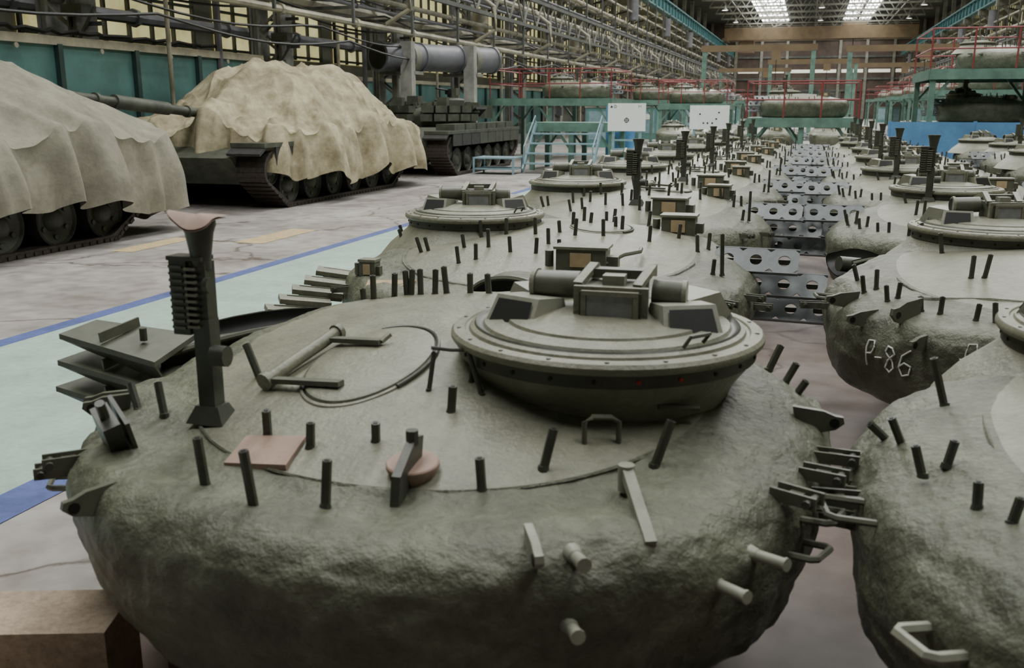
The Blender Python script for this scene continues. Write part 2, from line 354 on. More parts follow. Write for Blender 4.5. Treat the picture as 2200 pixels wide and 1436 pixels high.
    def wedges(s,x,y,rz):
        X=Matrix.Translation((x,y,0))@Matrix.Rotation(rz,4,'Z')
        for i in range(3):
            z=.53-.11*i; o=.05*i; th=.022
            vs=[(-.30-o*.4,-.02,z+.02),(.16,-.13,z-.05),(.20,.14,z+.0),(-.22,.12,z+.05)]
            vs+=[(a_,b_,c_-th) for a_,b_,c_ in vs]
            s.mb.add(vs,[(0,1,2,3),(7,6,5,4),(0,4,5,1),(1,5,6,2),(2,6,7,3),(3,7,4,0)],mid,X)
            vs=[(-.30-o*.4,-.02,z+.0),(.16,-.13,z-.07),(.18,-.10,z-.14),(-.20-o*.4,-.0,z-.05)]; vs+=[(a_,b_+.012,c_) for a_,b_,c_ in vs]
            s.mb.add(vs,[(3,2,1,0),(4,5,6,7),(0,1,5,4),(1,2,6,5),(2,3,7,6),(3,0,4,7)],dark,X)
            s.mb.bar((-.1,-.06,z+.02),(-.04,.13,z+.045),.01,.04,mid,X); s.mb.cyl((.05,.0,z),(.05,.0,z+.05),.015,dark,8,X=X)
    def trough(s,p0,p1,r=.16,z=.5):
        p0=Vector((*p0,z));p1=Vector((*p1,z-.05)); rows=[]
        d=(p1-p0).normalized(); q=Vector((-d.y,d.x,0))
        for rr,m in ((r,black),(r*.93,black)):
            rows=[]
            for i in range(13):
                t=pi*1.15*i/12+pi*.92; rows.append([p+q*cos(t)*rr+Vector((0,0,1))*(sin(t)*rr*.6) + Vector((0,0,.05*sin(k*pi/8))) for k,p in enumerate([p0.lerp(p1,j/8) for j in range(9)])])
            s.mb.grid(rows,m,closed=False)
        for sgn in (-1,1): s.mb.tube([p0.lerp(p1,j/8)+q*sgn*r+Vector((0,0,.05*sin(j*pi/8)+.01)) for j in range(9)],.012,mid,6)
        s.mb.cyl(p0+Vector((0,0,-.02)),p1+Vector((0,0,-.02)),.05,dark,12)
    def strokes(s,th0,z0,sx,sz,strokes,r=.004):
        for st in strokes:
            pts=[]
            for i in range(len(st)-1):
                for j in range(4):
                    u=st[i][0]+(st[i+1][0]-st[i][0])*j/4; v=st[i][1]+(st[i+1][1]-st[i][1])*j/4; pts.append((u,v))
            pts.append(st[-1]); P=[]
            for u,v in pts:
                th=th0+u*sx/1.25; p=s.side(th,z0+v*sz); d=s.disp(p,.9); p=p+Vector((cos(th),sin(th),.0))*(d+.007); P.append(p)
            s.mb.tube(P,r,chalk,5)
BASE=.42
def seam(T,rf=.6,t0=200,t1=340):
    pts=[]
    for i in range(40):
        t=radians(t0+(t1-t0)*i/39); r=T.R(t)*rf; x,y=r*cos(t),r*sin(t); pts.append((x,y,T.surf(x,y)-.003))
    T.mb.tube(pts,.006,cast,5)
# --- turret A
A=Tur(a=1.23,b=1.22,tilt=.12,seed=1); A.body(360)
A.cupola(.5,.0,rz=.03); A.hatch(-.24,-.22,.2,.30)
for x,y,h,lx,ly in [(-.39,-.95,.15,0,0),(-.18,-1.05,.17,-.005,0),(-.03,-.96,.125,0,0),(.34,-.80,.10,0,0),(.47,-.67,.12,.03,.03),(.75,-.55,.125,.03,.02),(-.02,-.67,.07,0,0),(-.20,-.72,.075,0,0),(-.36,-.68,.09,0,0),(-.81,-.55,.11,-.04,.03),(-.60,-.32,.11,-.05,.02),(.14,-.49,.09,0,0),
  (1.01,.45,.09,.03,.02),(1.07,.40,.08,.03,0),(1.11,.30,.06,.03,0),(-.93,-.52,.09,-.04,.02),(-.75,.8,.12,0,0),(-.64,.66,.12,0,0),(-.58,.74,.12,0,0),(-.52,.74,.12,0,0),(-.46,.75,.12,0,0),(-.39,.74,.12,0,0),(-.34,.75,.12,0,0),(-.23,.74,.1,0,0),(-.15,.75,.1,0,0),(-.5,.74,.11,0,0)]:
    A.pin(x,y,h,lx,ly,.0135)
for x,y,h,lx,ly in ((.03,-.39,.13,0,.03),(.20,-.38,.13,-.05,.02),(.14,-.31,.11,.0,.02)): A.pin(x,y,h,lx,ly,.008)
A.mb.tube([(.03,-.36,A.surf(.03,-.36)+.12),(.08,-.33,A.surf(.1,-.36)+.11),(.18,-.33,A.surf(.2,-.36)+.12)],.006,dark)
A.sensor(-.61,-.58,1.08,True); A.patch(-.32,-.76,.19,.13,.05,pink); A.disc(.14,-.78,.072,pink)
z=A.surf(.14,-.80)+.01; A.mb.add([(.13,-.92,z-.06),(.13,-.76,z+.0),(.13,-.74,z+.09),(.13,-.79,z+.10),(.13,-.90,z+.03),(.155,-.92,z-.06),(.155,-.76,z),(.155,-.74,z+.09),(.155,-.79,z+.10),(.155,-.90,z+.03)],[(0,1,2,3,4),(9,8,7,6,5)]+[(i,5+i,5+(i+1)%5,(i+1)%5) for i in range(5)],dark)
A.mb.cyl((.143,-.79,z+.08),(.143,-.79,z+.12),.018,dark,8)
def U3(T,pts,r,m): T.mb.tube([(x,y,T.surf(x,y)+h) for x,y,h in pts],r,m,6)
U3(A,[(.55,-.53,-.01),(.55,-.53,.06),(.57,-.52,.075),(.62,-.50,.075),(.64,-.49,.06),(.64,-.49,-.01)],.008,mid)
U3(A,[(.73,-.36,.06),(.84,-.30,.06)],.009,mid)
A.mb.bar((.80,-.92,A.surf(.80,-.92)+.0),(.70,-.70,A.surf(.70,-.70)+.055),.028,.028,pale); A.mb.cyl((.70,-.70,A.surf(.70,-.7)),(.70,-.70,A.surf(.7,-.7)+.07),.022,pale,10)
A.fin(radians(297.5),.44,.07,.08,.02,pale); A.stud(radians(302),.43,.06,.016); A.stud(radians(301),.27,.05,.016); A.stud(radians(319),.30,.09,.015); A.stud(radians(325),.34,.09,.015)
for t,z,k in ((238,.40,'f'),(222,.42,'b'),(218,.36,'b'),(214,.28,'l'),(206,.47,'f'),(200,.44,'f'),(345,.42,'b'),(355,.40,'b'),(352,.33,'b'),(340,.34,'l'),(348,.27,'b'),(336,.27,'l'),(2,.45,'f'),(335,.43,'b')):
    t=radians(t)
    if k=='f': A.fin(t,z,.10,.09)
    elif k=='b': A.bracket(t,z,.10)
    else: A.loop(t,z,.1,.07)
X=Matrix.Translation((-.80,-.80,A.surf(-.80,-.80)+.02))@Euler((.5,-.3,.9)).to_matrix().to_4x4()
A.mb.box((0,0,.03),(.05,.10,.16),dark,X=X); A.mb.box((.04,0,.02),(.012,.13,.19),dark,X=X); A.mb.cyl((0,0,.1),(0,0,.17),.014,dark,8,X=X)
A.trough((-.74,.86),(-1.42,.22),.15,.50); A.wedges(-1.42,.08,.15)
seam(A,.70,215,330)
A.mb.build('tank_turret',(-1.09,3.0,BASE))
# --- turret B + generic
def makeB(T,pins,cup=(-.64,.38),sens=None,detail=True,crz=.3):
    T.body(170 if detail else 84,1 if detail else 2)
    T.cupola(cup[0],cup[1],crz,flare=True,detail=detail,sc=.94)
    for q in pins:
        x,y=q[0],q[1]; h=q[2] if len(q)>2 else .11; lx=q[3] if len(q)>3 else 0
        T.pin(x,y,h,lx,0,.0125)
    if sens: T.sensor(*sens)
PB=[(-1.12,.30,.16,-.05),(-1.05,.10,.12,-.03),(-1.0,.22,.12,-.03),(-.76,-.30,.1,-.02),(-.72,-.28,.1,-.02),(-.42,-.56,.11,-.02),(-.48,-.29,.1),(-.33,-.51),(-.32,-.30),(-.45,-.05),(-.3,.0),(-.15,-.40),(-.1,-.02),(.01,-.41),(.04,.05,.09),(.04,-.23),(.18,-.50,.13),(.15,.0),(.07,.28,.1),(.35,.30,.1),(.17,.35,.09),(.32,.05),(.40,.25,.11),(.05,.7),(.25,.75),(.5,.7),(.7,.6),(.75,.35),(.9,.1),(.60,.1),(1.08,-.24,.26),(1.03,-.28,.09),(.95,.25),(.5,.95),(.15,1.0),(.8,.8)]
B=Tur(a=1.28,b=1.24,tilt=.1,seed=2); makeB(B,PB); B.sbox(.33,-.56,.28,.18,.13,.05); B.sbox(.72,.62,.22,.16,.13); B.plates()
B.patch(-.72,-.90,.30,.10,0,tan); B.sbox(-.92,-.72,.1,.08,.1)
def opening(T,x,y,r=.2):
    arc=[]
    for i in range(20):
        t=pi*i/19; arc.append((x+r*cos(t),y+.02,T.surf(x,y)-.03+r*.55*sin(t)))
    T.mb.tube(arc,.014,mid,6); T.mb.add(arc,[tuple(range(20))],black)
    T.mb.add([(x+r*cos(pi*i/19),y+.25*k,T.surf(x,y)-.03+r*.55*sin(pi*i/19)) for k in (0,1) for i in range(20)],[(i,i+1,21+i,20+i) for i in range(19)],cast)
opening(B,.02,-1.02,.22)
U3(B,[(.45,-.62,.05),(.55,-.5,.08),(.62,-.35,.06),(.6,-.2,.03)],.012,mid)
B.hatch(.25,.32,.2,.22,False)
for t,z in ((330,.4),(345,.38),(352,.3),(200,.4),(215,.38)): B.bracket(radians(t),z,.1)
seam(B,.72,190,350)
for i in range(5): B.mb.box((-1.22-.02*i,-.50-.12*i,.42-.035*i),(.30,.10,.03),roofm,(.15,.15,.35+.1*i)); B.mb.box((-1.22-.02*i,-.46-.12*i,.40-.035*i),(.26,.012,.08),mid,(.15,.15,.35+.1*i))
B.mb.build('tank_turret',(-1.5,5.8,BASE))
G=Tur(tilt=.1,seed=5); makeB(G,PB[3::1],sens=(.12,-.35),detail=False); G.sbox(.45,-.5,.28,.18,.14); G.sbox(.72,.45,.2,.16,.12); G.plates()
G.hatch(.25,.45,.2,.22,True)
for t,z in ((330,.4),(345,.38),(200,.4),(215,.38),(260,.4)): G.bracket(radians(t),z,.1)
gm=G.mb.mesh('tank_turret_generic')
# --- right column
PP=[(-.67,.60,.15,-.04),(-.62,.30,.12,-.03),(-.55,-.30,.12),(-.49,-.31,.12,.01),(-1.08,-.12,.1,-.03),(-1.06,-.33,.1,-.02),(-1.0,-.30,.1),(-.96,-.54,.09,-.02),(-.91,-.50,.09),(-.82,-.72,.08),(-.74,-.76,.09),(-.60,-.86,.09),(-.52,-.88,.09),(-.2,-.9,.09),(0,-.8,.09),(.2,-.5),(.4,-.3),(.5,.1),(.3,.4)]
P=Tur(tilt=.08,seed=3); makeB(P,PP,cup=(-.3,.72)); 
for t,z in ((199,.44),(212,.40)): P.fin(radians(t),z,.12,.09)
P.fin(radians(222),.47,.13,.14); P.fin(radians(229),.36,.09,.08); P.loop(radians(190),.42,.12,.1); P.bracket(radians(186),.36,.14)
P.strokes(radians(215),.19,.13,.13,[[(0,0),(.1,1)],[(.1,1),(.35,1.02),(.42,.8),(.3,.55),(.06,.5)],[(.55,.45),(.85,.5)],[(1.3,.95),(1.1,1.0),(1.02,.8),(1.25,.5),(1.35,.2),(1.15,0),(.98,.15),(1.1,.45),(1.38,.75),(1.3,.95)],[(1.95,1.0),(1.65,.75),(1.55,.3),(1.7,0),(1.95,.1),(1.98,.4),(1.75,.5),(1.58,.35)]])
P.strokes(radians(238),.27,.11,.13,[[(0,0),(.08,1)],[(.08,1),(.4,1.05),(.5,.7),(.35,.5),(.05,.5)],[(.45,.0),(.55,.9)],[(-.15,.45),(.2,.5)]],.003)
U3(P,[(-.8,-.55,.0),(-.5,-.62,.0),(-.2,-.70,.0)],.012,cast)
seam(P,.72,190,300); P.trough((-1.15,.95),(-.75,1.15),.18,.45)
P.mb.build('tank_turret',(1.4,5.6,BASE))
Q=Tur(tilt=.08,seed=4); makeB(Q,[(-.97,.33,.16,-.04),(-1.11,.06,.09,-.03),(-1.14,.14,.05,-.05),(-1.08,-.18,.08,-.02),(-1.02,-.14,.07,.01),(-.98,-.38,.07,-.01),(-.92,-.46,.07,.01),(-.5,-.9),(-.2,-.8),(.2,-.7)],cup=(-.30,.74))
Q.loop(radians(190),.38,.14,.1); Q.bracket(radians(184),.36,.13); Q.loop(radians(213),.30,.12,.09,.014,pale); Q.fin(radians(222),.24,.07,.08,.04,pale); Q.mb.bar(Q.side(radians(228),.24)+Vector((-.06,-.06,0)),Q.side(radians(240),.32)+Vector((-.05,-.07,.02)),.03,.03,pale)
Q.strokes(radians(223),.13,.08,.09,[[(.0,0),(.05,1)],[(.25,0),(.3,1)],[(.3,1),(.55,.95),(.6,.7),(.3,.55)],[(.8,.4),(1.0,.42)]])
seam(Q,.72,170,300)
Q.mb.build('tank_turret',(1.43,2.75,BASE))
H=Tur(tilt=.08,seed=6); makeB(H,PP+PB[20:30],cup=(-.3,.7),sens=(-.45,.25),detail=False); H.sbox(.5,-.3); H.plates(-1,1.2,.1); hm=H.mb.mesh('tank_turret_generic_r')
spots=[(-1.08,3.0),(-1.5,5.8),(1.4,5.6),(1.5,2.75)]
for r in range(6):
    y=8.75+2.9*r
    p_=(-1.5+.03*r,y); inst(gm,'tank_turret',(p_[0],p_[1],BASE),.06*((r*7)%3-1)); spots.append(p_)
    p_=(1.45,y-.15); inst(hm,'tank_turret',(p_[0],p_[1],BASE),.08*((r*5)%3-1)); spots.append(p_)
    if r>=1: p_=(4.4,y+.2); inst(gm if r%2 else hm,'tank_turret',(p_[0],p_[1],BASE),.3); spots.append(p_)
    if r>=3: p_=(7.3,y-.1); inst(hm,'tank_turret',(p_[0],p_[1],BASE),-.2); spots.append(p_)
tb=MB()
for yy in (-.6,.6):
    tb.box((0,yy,.198),(1.5,.26,.396),wood); 
tm=tb.mesh('timber_support')
for x,y in spots: inst(tm,'timber_support',(x,y,0))
w=MB(); w.box((-2.52,1.96,.18),(1.3,.26,.36),woodp,(0,0,.33)); w.box((-2.56,1.66,.07),(1.2,.22,.14),wood,(0,0,.28)); w.build('timber_beam')
# ---------------------------------------------------------------- room
def plane(name,x0,x1,y0,y1,z,m):
    mb=MB(); mb.add([(x0,y0,z),(x1,y0,z),(x1,y1,z),(x0,y1,z)],[(0,1,2,3)],m); return mb.build(name)
YE=165; YB=-12; XL=-18; XR=18; ZC=15
def bx(name,x0,x1,y0,y1,z0,z1,m):
    mb=MB(); mb.box(((x0+x1)/2,(y0+y1)/2,(z0+z1)/2),(x1-x0,y1-y0,z1-z0),m); return mb.build(name)
bx('floor',XL,XR,YB,YE,-.2,0,floorm)
bx('wall_left',XL-.3,XL,YB,YE,0,ZC,wallm); bx('wall_right',XR,XR+.3,YB,YE,0,ZC,wallm)
bx('wall_back',XL,XR,YB-.3,YB,0,ZC,wallb)
mb=MB(); mb.box((0,YE+.2,ZC/2),(36,.4,ZC),wallfar)
for i in range(9): mb.box((-16+4*i,YE-.15,ZC/2),(.4,.3,ZC),steel)
for z in (4.4,6.2,9.6,12.2): mb.box((0,YE-.1,z),(36,.2,.3),steeld)
for i in range(8): mb.box((-14+4*i,YE-.05,7.4),(3.2,.1,.5),winf)
mb.box((1,YE-.05,2.4),(7,.1,4.2),steeld)
mb.build('wall_far')
mb=MB(); mb.box((0,(YB+YE)/2,ZC+.15),(36,YE-YB,.3),ceilm)
for x in (-10,-2,6,13): mb.box((x,(YB+YE)/2,ZC-.15),(.3,YE-YB,.3),steeld)
mb.build('ceiling')
k=1
for xa,xb in ((-8,-4),(4,8)):
    mb=MB(); mb.add([(xa,-1,ZC-.05),(xa,YE-2,ZC-.05),(xb,YE-2,ZC-.05),(xb,-1,ZC-.05)],[(0,1,2,3)],skyl)
    for i in range(41): mb.box(((xa+xb)/2,1+i*4,ZC-.12),(xb-xa,.25,.14),steeld)
    for i in range(1,8): mb.box((xa+i*.5,YE/2,ZC-.12),(.08,YE-4,.12),steeld)
    mb.build('window_skylight_%d'%k); k+=1
# stripes
plane('floor_marking',-6.18,-6.0,YB,60,.004,bluel); plane('floor_marking',-6.0,-3.66,YB,60,.003,mint); plane('floor_marking',-3.66,-3.40,YB,60,.004,bluel)
plane('floor_marking',-7.6,-7.15,11.6,13.2,.004,yellow); plane('floor_marking',-8.7,-8.35,10.4,11.8,.004,yellow)
plane('floor_darkened_patch',-2.3,12,YB,27,.002,floord)  # added patch: reddish floor tone, darkened to limit bounce under the turrets
# windows
wb=MB(); wb.box((0,0,8.2),(.05,6.8,9.4),winm)
for i in range(8): wb.box((.08,-3.4+6.8*i/7,8.2),(.1,.09,9.4),steeld)
for i in range(9): wb.box((.08,0,3.6+9.2*i/8),(.1,6.8,.08),steeld)
wm=wb.mesh('window')
for i in range(21):
    inst(wm,'window_%d'%(i+1),(XL+.05,-6+8*i+4.5,0)); inst(wm,'window_%d'%(i+31),(XR-.05,-6+8*i+4.5,0),pi)
# columns
cb=MB()
for sx in (-.38,.38):
    cb.box((sx,0,4.7),(.10,.46,9.4),conc); cb.box((sx*1.25,0,4.7),(.03,.6,9.4),conc); cb.box((sx*.7,0,4.7),(.03,.6,9.4),conc)
cb.box((-.5,0,12.2),(.4,.5,5.5),conc)
for i in range(8):
    z=.6+i*1.1
    for yy in (-.2,.2):
        cb.bar((-.36,yy,z),(.36,yy,z+.55),.05,.07,steel); cb.bar((.36,yy,z+.55),(-.36,yy,z+1.1),.05,.07,steel)
cb.box((0,0,.25),(1.2,.9,.5),conc); cb.box((.9,0,9.3),(3.0,.5,.4),steel); cb.bar((.4,0,7.6),(2.0,0,9.1),.14,.14,steel)
for i in range(5): cb.box((.62,0,3.5+i*.75),(.5,.08,.08),steeld)
cb.box((.46,-.28,1.6),(.3,.25,.5),pipeg); cb.box((.4,-.26,3.0),(.22,.2,.3),steeld); cb.box((.5,-.3,3.75),(.5,.3,.2),steeld); cb.bar((.45,-.3,3.1),(.95,-.3,3.8),.05,.05,steeld)
cm=cb.mesh('steel_column')
for i in range(20):
    y=-7+8*i
    inst(cm,'steel_column',(-14.7,y,0)); inst(cm,'steel_column',(15,y,0),pi)
# pipe racks
def rack(name,x,s,y0,y1):
    r=MB()
    for dx,z,rad,m in ((.9,4.1,.09,pipem),(.95,4.55,.05,pipeg),(.7,4.9,.08,pipem),(1.1,5.5,.05,pipeg),(.8,6.0,.12,pipem),(1.0,6.6,.06,pipeg),(.85,7.3,.10,pipem),(1.05,8.1,.07,pipem),(-.6,4.7,.2,pipem),(-.5,6.2,.16,pipeg),(-.6,7.8,.14,pipem),(-3.0,5.2,.12,pipem),(.6,9.0,.06,pipem),(-3.2,4.0,.15,pipeg),(-3.4,6.9,.1,pipem)):
        r.cyl((x+s*dx,y0,z),(x+s*dx,y1,z),rad,m,8)
        n=int((y1-y0)/4)
        for i in range(n): 
            yy=y0+4*i+1; r.cyl((x+s*dx,yy,z),(x+s*dx,yy+.12,z),rad*1.5,m,8)
    for z in (5.2,6.3):
        r.box((x+s*1.35,(y0+y1)/2,z),(.12,y1-y0,.14),steeld)
    n=int((y1-y0)/2)
    for i in range(n):
        yy=y0+2*i
        r.bar((x+s*1.35,yy,5.2),(x+s*1.35,yy+1,6.3),.06,.06,steel); r.bar((x+s*1.35,yy+1,6.3),(x+s*1.35,yy+2,5.2),.06,.06,steel)
        if i%2==0: r.bar((x+s*1.35,yy,4.0),(x+s*1.35,yy,9.4),.07,.07,steeld); r.bar((x-s*1.0,yy,4.4),(x+s*1.35,yy,4.4),.06,.08,steeld); r.bar((x-s*1.0,yy,7.0),(x+s*1.35,yy,7.0),.06,.08,steeld)
        if i%4==1: r.bar((x-s*2.9,yy,3.2),(x-s*2.9,yy,9.4),.16,.16,steeld); r.bar((x-s*2.9,yy,8.2),(x+s*1.2,yy,9.2),.08,.1,steeld); r.bar((x-s*2.9,yy,5.0),(x+s*1.2,yy,6.9),.08,.1,steeld)
    for c_ in range(6):
        dx=1.2-.25*c_; z0=3.55+.33*c_; ph=c_*1.3
        pts=[(x+s*dx,y0+i*1.0,z0-.28*abs(sin(pi*(i+ph)/8))) for i in range(int(y1-y0)+1)]
        r.tube(pts,.028,black,5)
    for i in range(int((y1-y0)/8)):
        yy=y0+8*i+2.5; r.cyl((x-s*.4,yy,.0),(x-s*.4,yy,4.1),.05,pipem,8); r.cyl((x-s*.6,yy+2.2,0),(x-s*.6,yy+2.2,8.1),.08,pipeg,8)
        r.tube([(x+s*1.0,yy,6.0),(x+s*1.8,yy+.2,5.4),(x+s*1.8,yy+.3,4.6),(x+s*1.0,yy+.4,4.2)],.07,pipem,7)
        if i%2: r.cyl((x+s*1.1,yy+1,7.6),(x+s*1.1,yy+1,9.0),.35,pipeg,14); r.cyl((x+s*.3,yy+3,4.4),(x+s*.3,yy+3,5.6),.3,pipem,14)
    r.build(name)
rack('pipe_rack',-13,1,-8,160); rack('pipe_rack',14,-1,-8,160)
def girder(name,x):
    g=MB(); g.box((x,76,9.6),(.5,172,.12),crane_teal); g.box((x,76,10.6),(.5,172,.12),crane_teal); g.box((x,76,10.1),(.08,172,.9),crane_teal)
    for i in range(86): g.box((x,-9+2*i,10.1),(.4,.06,.9),crane_teal)
    g.build(name)
girder('crane_girder',-12.3); girder('crane_girder',12.9)
t=MB(); t.box((.5,0,14.6),(25,.15,.2),steel); t.box((.5,0,13.1),(25,.15,.2),steel)
for i in range(12): t.bar((-12+25*i/12,0,13.1),(-12+25*(i+.5)/12,0,14.6),.1,.1,steel); t.bar((-12+25*(i+.5)/12,0,14.6),(-12+25*(i+1)/12,0,13.1),.1,.1,steel)
t.bar((-6,0,13.1),(-3,4,14.6),.08,.08,steel); t.bar((6,0,13.1),(3,4,14.6),.08,.08,steel); t.bar((-9,0,13.2),(-9,8,13.2),.1,.1,steel); t.bar((9.5,0,13.2),(9.5,8,13.2),.1,.1,steel); t.bar((0,0,13.2),(0,8,13.2),.1,.1,steel)
trm=t.mesh('roof_truss')
for i in range(19): inst(trm,'roof_truss',(0,6.5+8*i,0))
lm=MB(); lm.lathe([(.08,.5),(.1,.3),(.38,.0),(.36,0),(.08,.28)],steel,16); lm.lathe([(.33,.03),(.001,.02)],lampm,16); lm.cyl((0,0,.5),(0,0,1.1),.02,steel,6); lmm=lm.mesh('hall_lamp')
for i in range(7):
    for x in (-9.5,0.5,10.5): inst(lmm,'hall_lamp',(x,30.5+16*i,12.0))
def crane(y,zz,m2):
    c=MB()
    for yy in (y,y+3): c.box((.5,yy,zz+.95),(25,.6,1.6),m2)
    for x in (-11.9,12.9): c.box((x,y+1.5,zz+.25),(.7,4.5,.4),m2)
    c.box((5,y+1.5,zz+2.0),(3,2.6,.5),m2); c.cyl((5,y+1.5,zz+1.9),(5,y+1.5,zz-3),.05,black,6); c.box((5,y+1.5,zz-3.2),(.6,.5,.8),black); c.box((-9,y+1.5,zz-.7),(2,2,1.6),m2)
    for z in (zz+1.95,zz+2.2): c.box((.5,y-.35,z),(25,.05,.05),steel)
    c.build('bridge_crane')
crane(141,10.68,ochre)
# ---------------------------------------------------------------- teal partition
w=MB(); w.box((-13.7,13.2,1.5),(.12,18.8,3.0),teal)
for i in range(9): w.box((-13.6,4.4+2.2*i-.0,1.5),(.14,.12,3.0),tealrib)
w.box((-13.7,13.2,3.06),(.3,18.8,.16),cream)
for i in range(9): w.cyl((-13.52,5.5+2.2*i,2.92),(-13.5,5.5+2.2*i,2.92),.05,cream,8)
w.box((-13.60,13.2,1.9),(.08,18.8,.1),tealrib)
for i in range(7): w.tube([(-13.7+.1*sin(j*2+i),4+i*2.4+j*.3,3.2+.07*abs(sin(j*1.7+i))) for j in range(9)],.045,black,6)
w.build('wall_partition_teal')
w=MB(); w.box((-16.0,41,1.4),(.12,36,2.8),teal); w.box((-16.0,41,2.86),(.25,36,.14),cream)
for i in range(17): w.box((-15.9,23.5+2.2*i,1.4),(.14,.12,2.8),tealrib)
w.build('wall_partition_teal')
d=MB(); p0=Vector((-12.6,27.6,3.35)); p1=Vector((-10.6,32.4,3.4)); d.cyl(p0,p1,.42,pipeg,28); dd=(p1-p0).normalized()
for k_ in (0,.33,.66,1): d.cyl(p0.lerp(p1,k_)-dd*.04,p0.lerp(p1,k_)+dd*.04,.46,pipeg,28)
d.cyl(p0-dd*.06,p0-dd*.055,.38,black,28)
for k_ in (.25,.8):
    q=p0.lerp(p1,k_); d.box((q.x+.2,q.y-.62,1.9),(.36,.3,3.8),conc); d.box((q.x-.5,q.y,1.45),(.15,.15,2.9),steel); d.box((q.x-.2,q.y-.2,2.88),(1.2,.7,.1),steel)
    d.cyl(q-dd*.12,q+dd*.12,.45,steel,28)
d.build('ventilation_duct')
# ---------------------------------------------------------------- tanks
def tank_mesh(turret=True,gun=True):
    m=MB(); 
    hull=[(-3.45,.95),(-2.2,1.28),(3.3,1.28),(3.45,.9),(3.2,.45),(-3.0,.45)]
    k=len(hull); vs=[(-1.12,y,z) for y,z in hull]+[(1.12,y,z) for y,z in hull]
    m.add(vs,[tuple(range(k)),tuple(range(k,2*k))[::-1]]+[(i,k+i,k+(i+1)%k,(i+1)%k) for i in range(k)],tankg)
    for sx in (-1,1):
        m.box((sx*1.42,0,1.18),(.70,6.7,.08),tankg); m.box((sx*1.72,.2,.98),(.05,6.0,.34),tankg)
        for i in range(8): m.box((sx*1.75,-2.6+.75*i,.98),(.03,.7,.33),tankg if i>2 else rubber)
        if turret and not gun:
            for i in range(6): m.box((sx*1.4,-2.2+.95*i,1.3),(.55,.8,.18),tankg)
        m.box((sx*1.42,-3.35,1.1),(.68,.35,.05),rubber,(.5,0,0))
        path=[]
        def arc(cy,cz,r,a0,a1,n=8):
            for i in range(n+1):
                t=radians(a0+(a1-a0)*i/n); path.append((cy+r*cos(t),cz+r*sin(t)))
        arc(-2.95,.72,.33,90,215); arc(-2.35,.40,.40,225,270,4); arc(2.25,.40,.40,270,315,4); arc(2.95,.74,.34,325,450)
        pts=path; kk=len(pts)
        inner=[(y*.98,z+(.55-z)*.16) for y,z in pts]
        vs=[];fs=[]
        for i in range(kk):
            y,z=pts[i]; yi,zi=inner[i]
            vs+=[(sx*1.13,y,z),(sx*1.70,y,z),(sx*1.70,yi,zi),(sx*1.13,yi,zi)]
        for i in range(kk):
            j=(i+1)%kk
            for a_ in range(4): fs.append((4*i+a_,4*i+(a_+1)%4,4*j+(a_+1)%4,4*j+a_))
        m.add(vs,fs,trackm)
        for i in range(kk):
            y0_,z0_=pts[i]; y1_,z1_=pts[(i+1)%kk]; L=math.hypot(y1_-y0_,z1_-z0_); n_=max(1,int(L/.14))
            for q in range(n_):
                y=y0_+(y1_-y0_)*(q+.5)/n_; z=z0_+(z1_-z0_)*(q+.5)/n_; an=math.atan2(z1_-z0_,y1_-y0_)
                m.box((sx*1.415,y,max(z,.03)),(.60,.09,.05),trackm,(an,0,0))
        def wheel(y,z,r):
            Xw=Matrix.Translation((sx*1.42,y,z))@Matrix.Rotation(sx*pi/2,4,'Y')
            m.lathe([(r,-.2),(r,.2),(r*.93,.21)],rubber,24,Xw); m.lathe([(r*.93,.21),(r*.88,.17),(r*.45,.12),(r*.35,.2),(r*.2,.23),(.001,.23)],tankg,24,Xw)
            for i in range(6): m.cyl((r*.65*cos(i*pi/3),r*.65*sin(i*pi/3),.14),(r*.65*cos(i*pi/3),r*.65*sin(i*pi/3),.17),.035,tankg,6,X=Xw)
        for i in range(6): wheel(-2.3+.92*i,.41,.36)
        wheel(-2.95,.72,.27); wheel(2.95,.74,.28)
    if turret:
        T=Tur(1.25,1.35,2.3,.0,9)
        rows=[]
        for rf,z in PD[::3]:
            rows.append([Vector((T.R(t)*rf*cos(t),.2+T.R(t)*rf*sin(t),1.28+max(z,0)*.95)) for t in [2*pi*i/40 for i in range(40)]])
        m.grid(rows,tankg)
        for sx in (-1,1):
            for i in range(5):
                a_=radians(-90+sx*(14+15*i)); x=1.35*cos(a_); y=.2+1.5*sin(a_)
                if not gun:
                    for l in range(2): m.box((x,y+.12*l,1.55+.24*l),(.34,.34,.20),tankg,(0,0,a_+pi/2))
            if not gun:
                for i in range(6): m.cyl((sx*(1.15+.02*i),-.1+.16*i,1.6),(sx*(1.55),-.35+.16*i,1.82),.045,black,8)
                m.box((sx*.95,1.35,1.7),(.6,.8,.4),tankg,(0,0,-sx*.5))
                m.box((sx*.7,-.9,2.0),(.3,.22,.25),tankg)
        m.lathe([(.46,1.85),(.46,2.05),(.4,2.1),(.001,2.13)],tankg,20,Matrix.Translation((.45,.3,0)))
        m.lathe([(.36,1.85),(.36,1.98),(.001,2.0)],tankg,20,Matrix.Translation((-.45,.3,0)))
        if not gun: 
            m.cyl((.45,.6,2.32),(.45,-.8,2.38),.03,black,8); m.box((.45,.4,2.3),(.18,.5,.16),black); m.box((.45,.3,2.18),(.1,.1,.2),tankg); m.box((.65,.3,2.3),(.15,.3,.2),tankg)
            m.box((-.35,-.45,2.05),(.35,.45,.24),tankg)
            random.seed(3)
            for i in range(40):
                a_=random.random()*6.28; r_=.5+random.random()*.8; m.box((r_*cos(a_),.2+r_*sin(a_)*1.1,1.85+random.random()*.25-.1*r_),(.1+random.random()*.2,.1+random.random()*.15,.08+random.random()*.1),random.choice((tankg,tankg,mid,dark)),(0,0,a_))
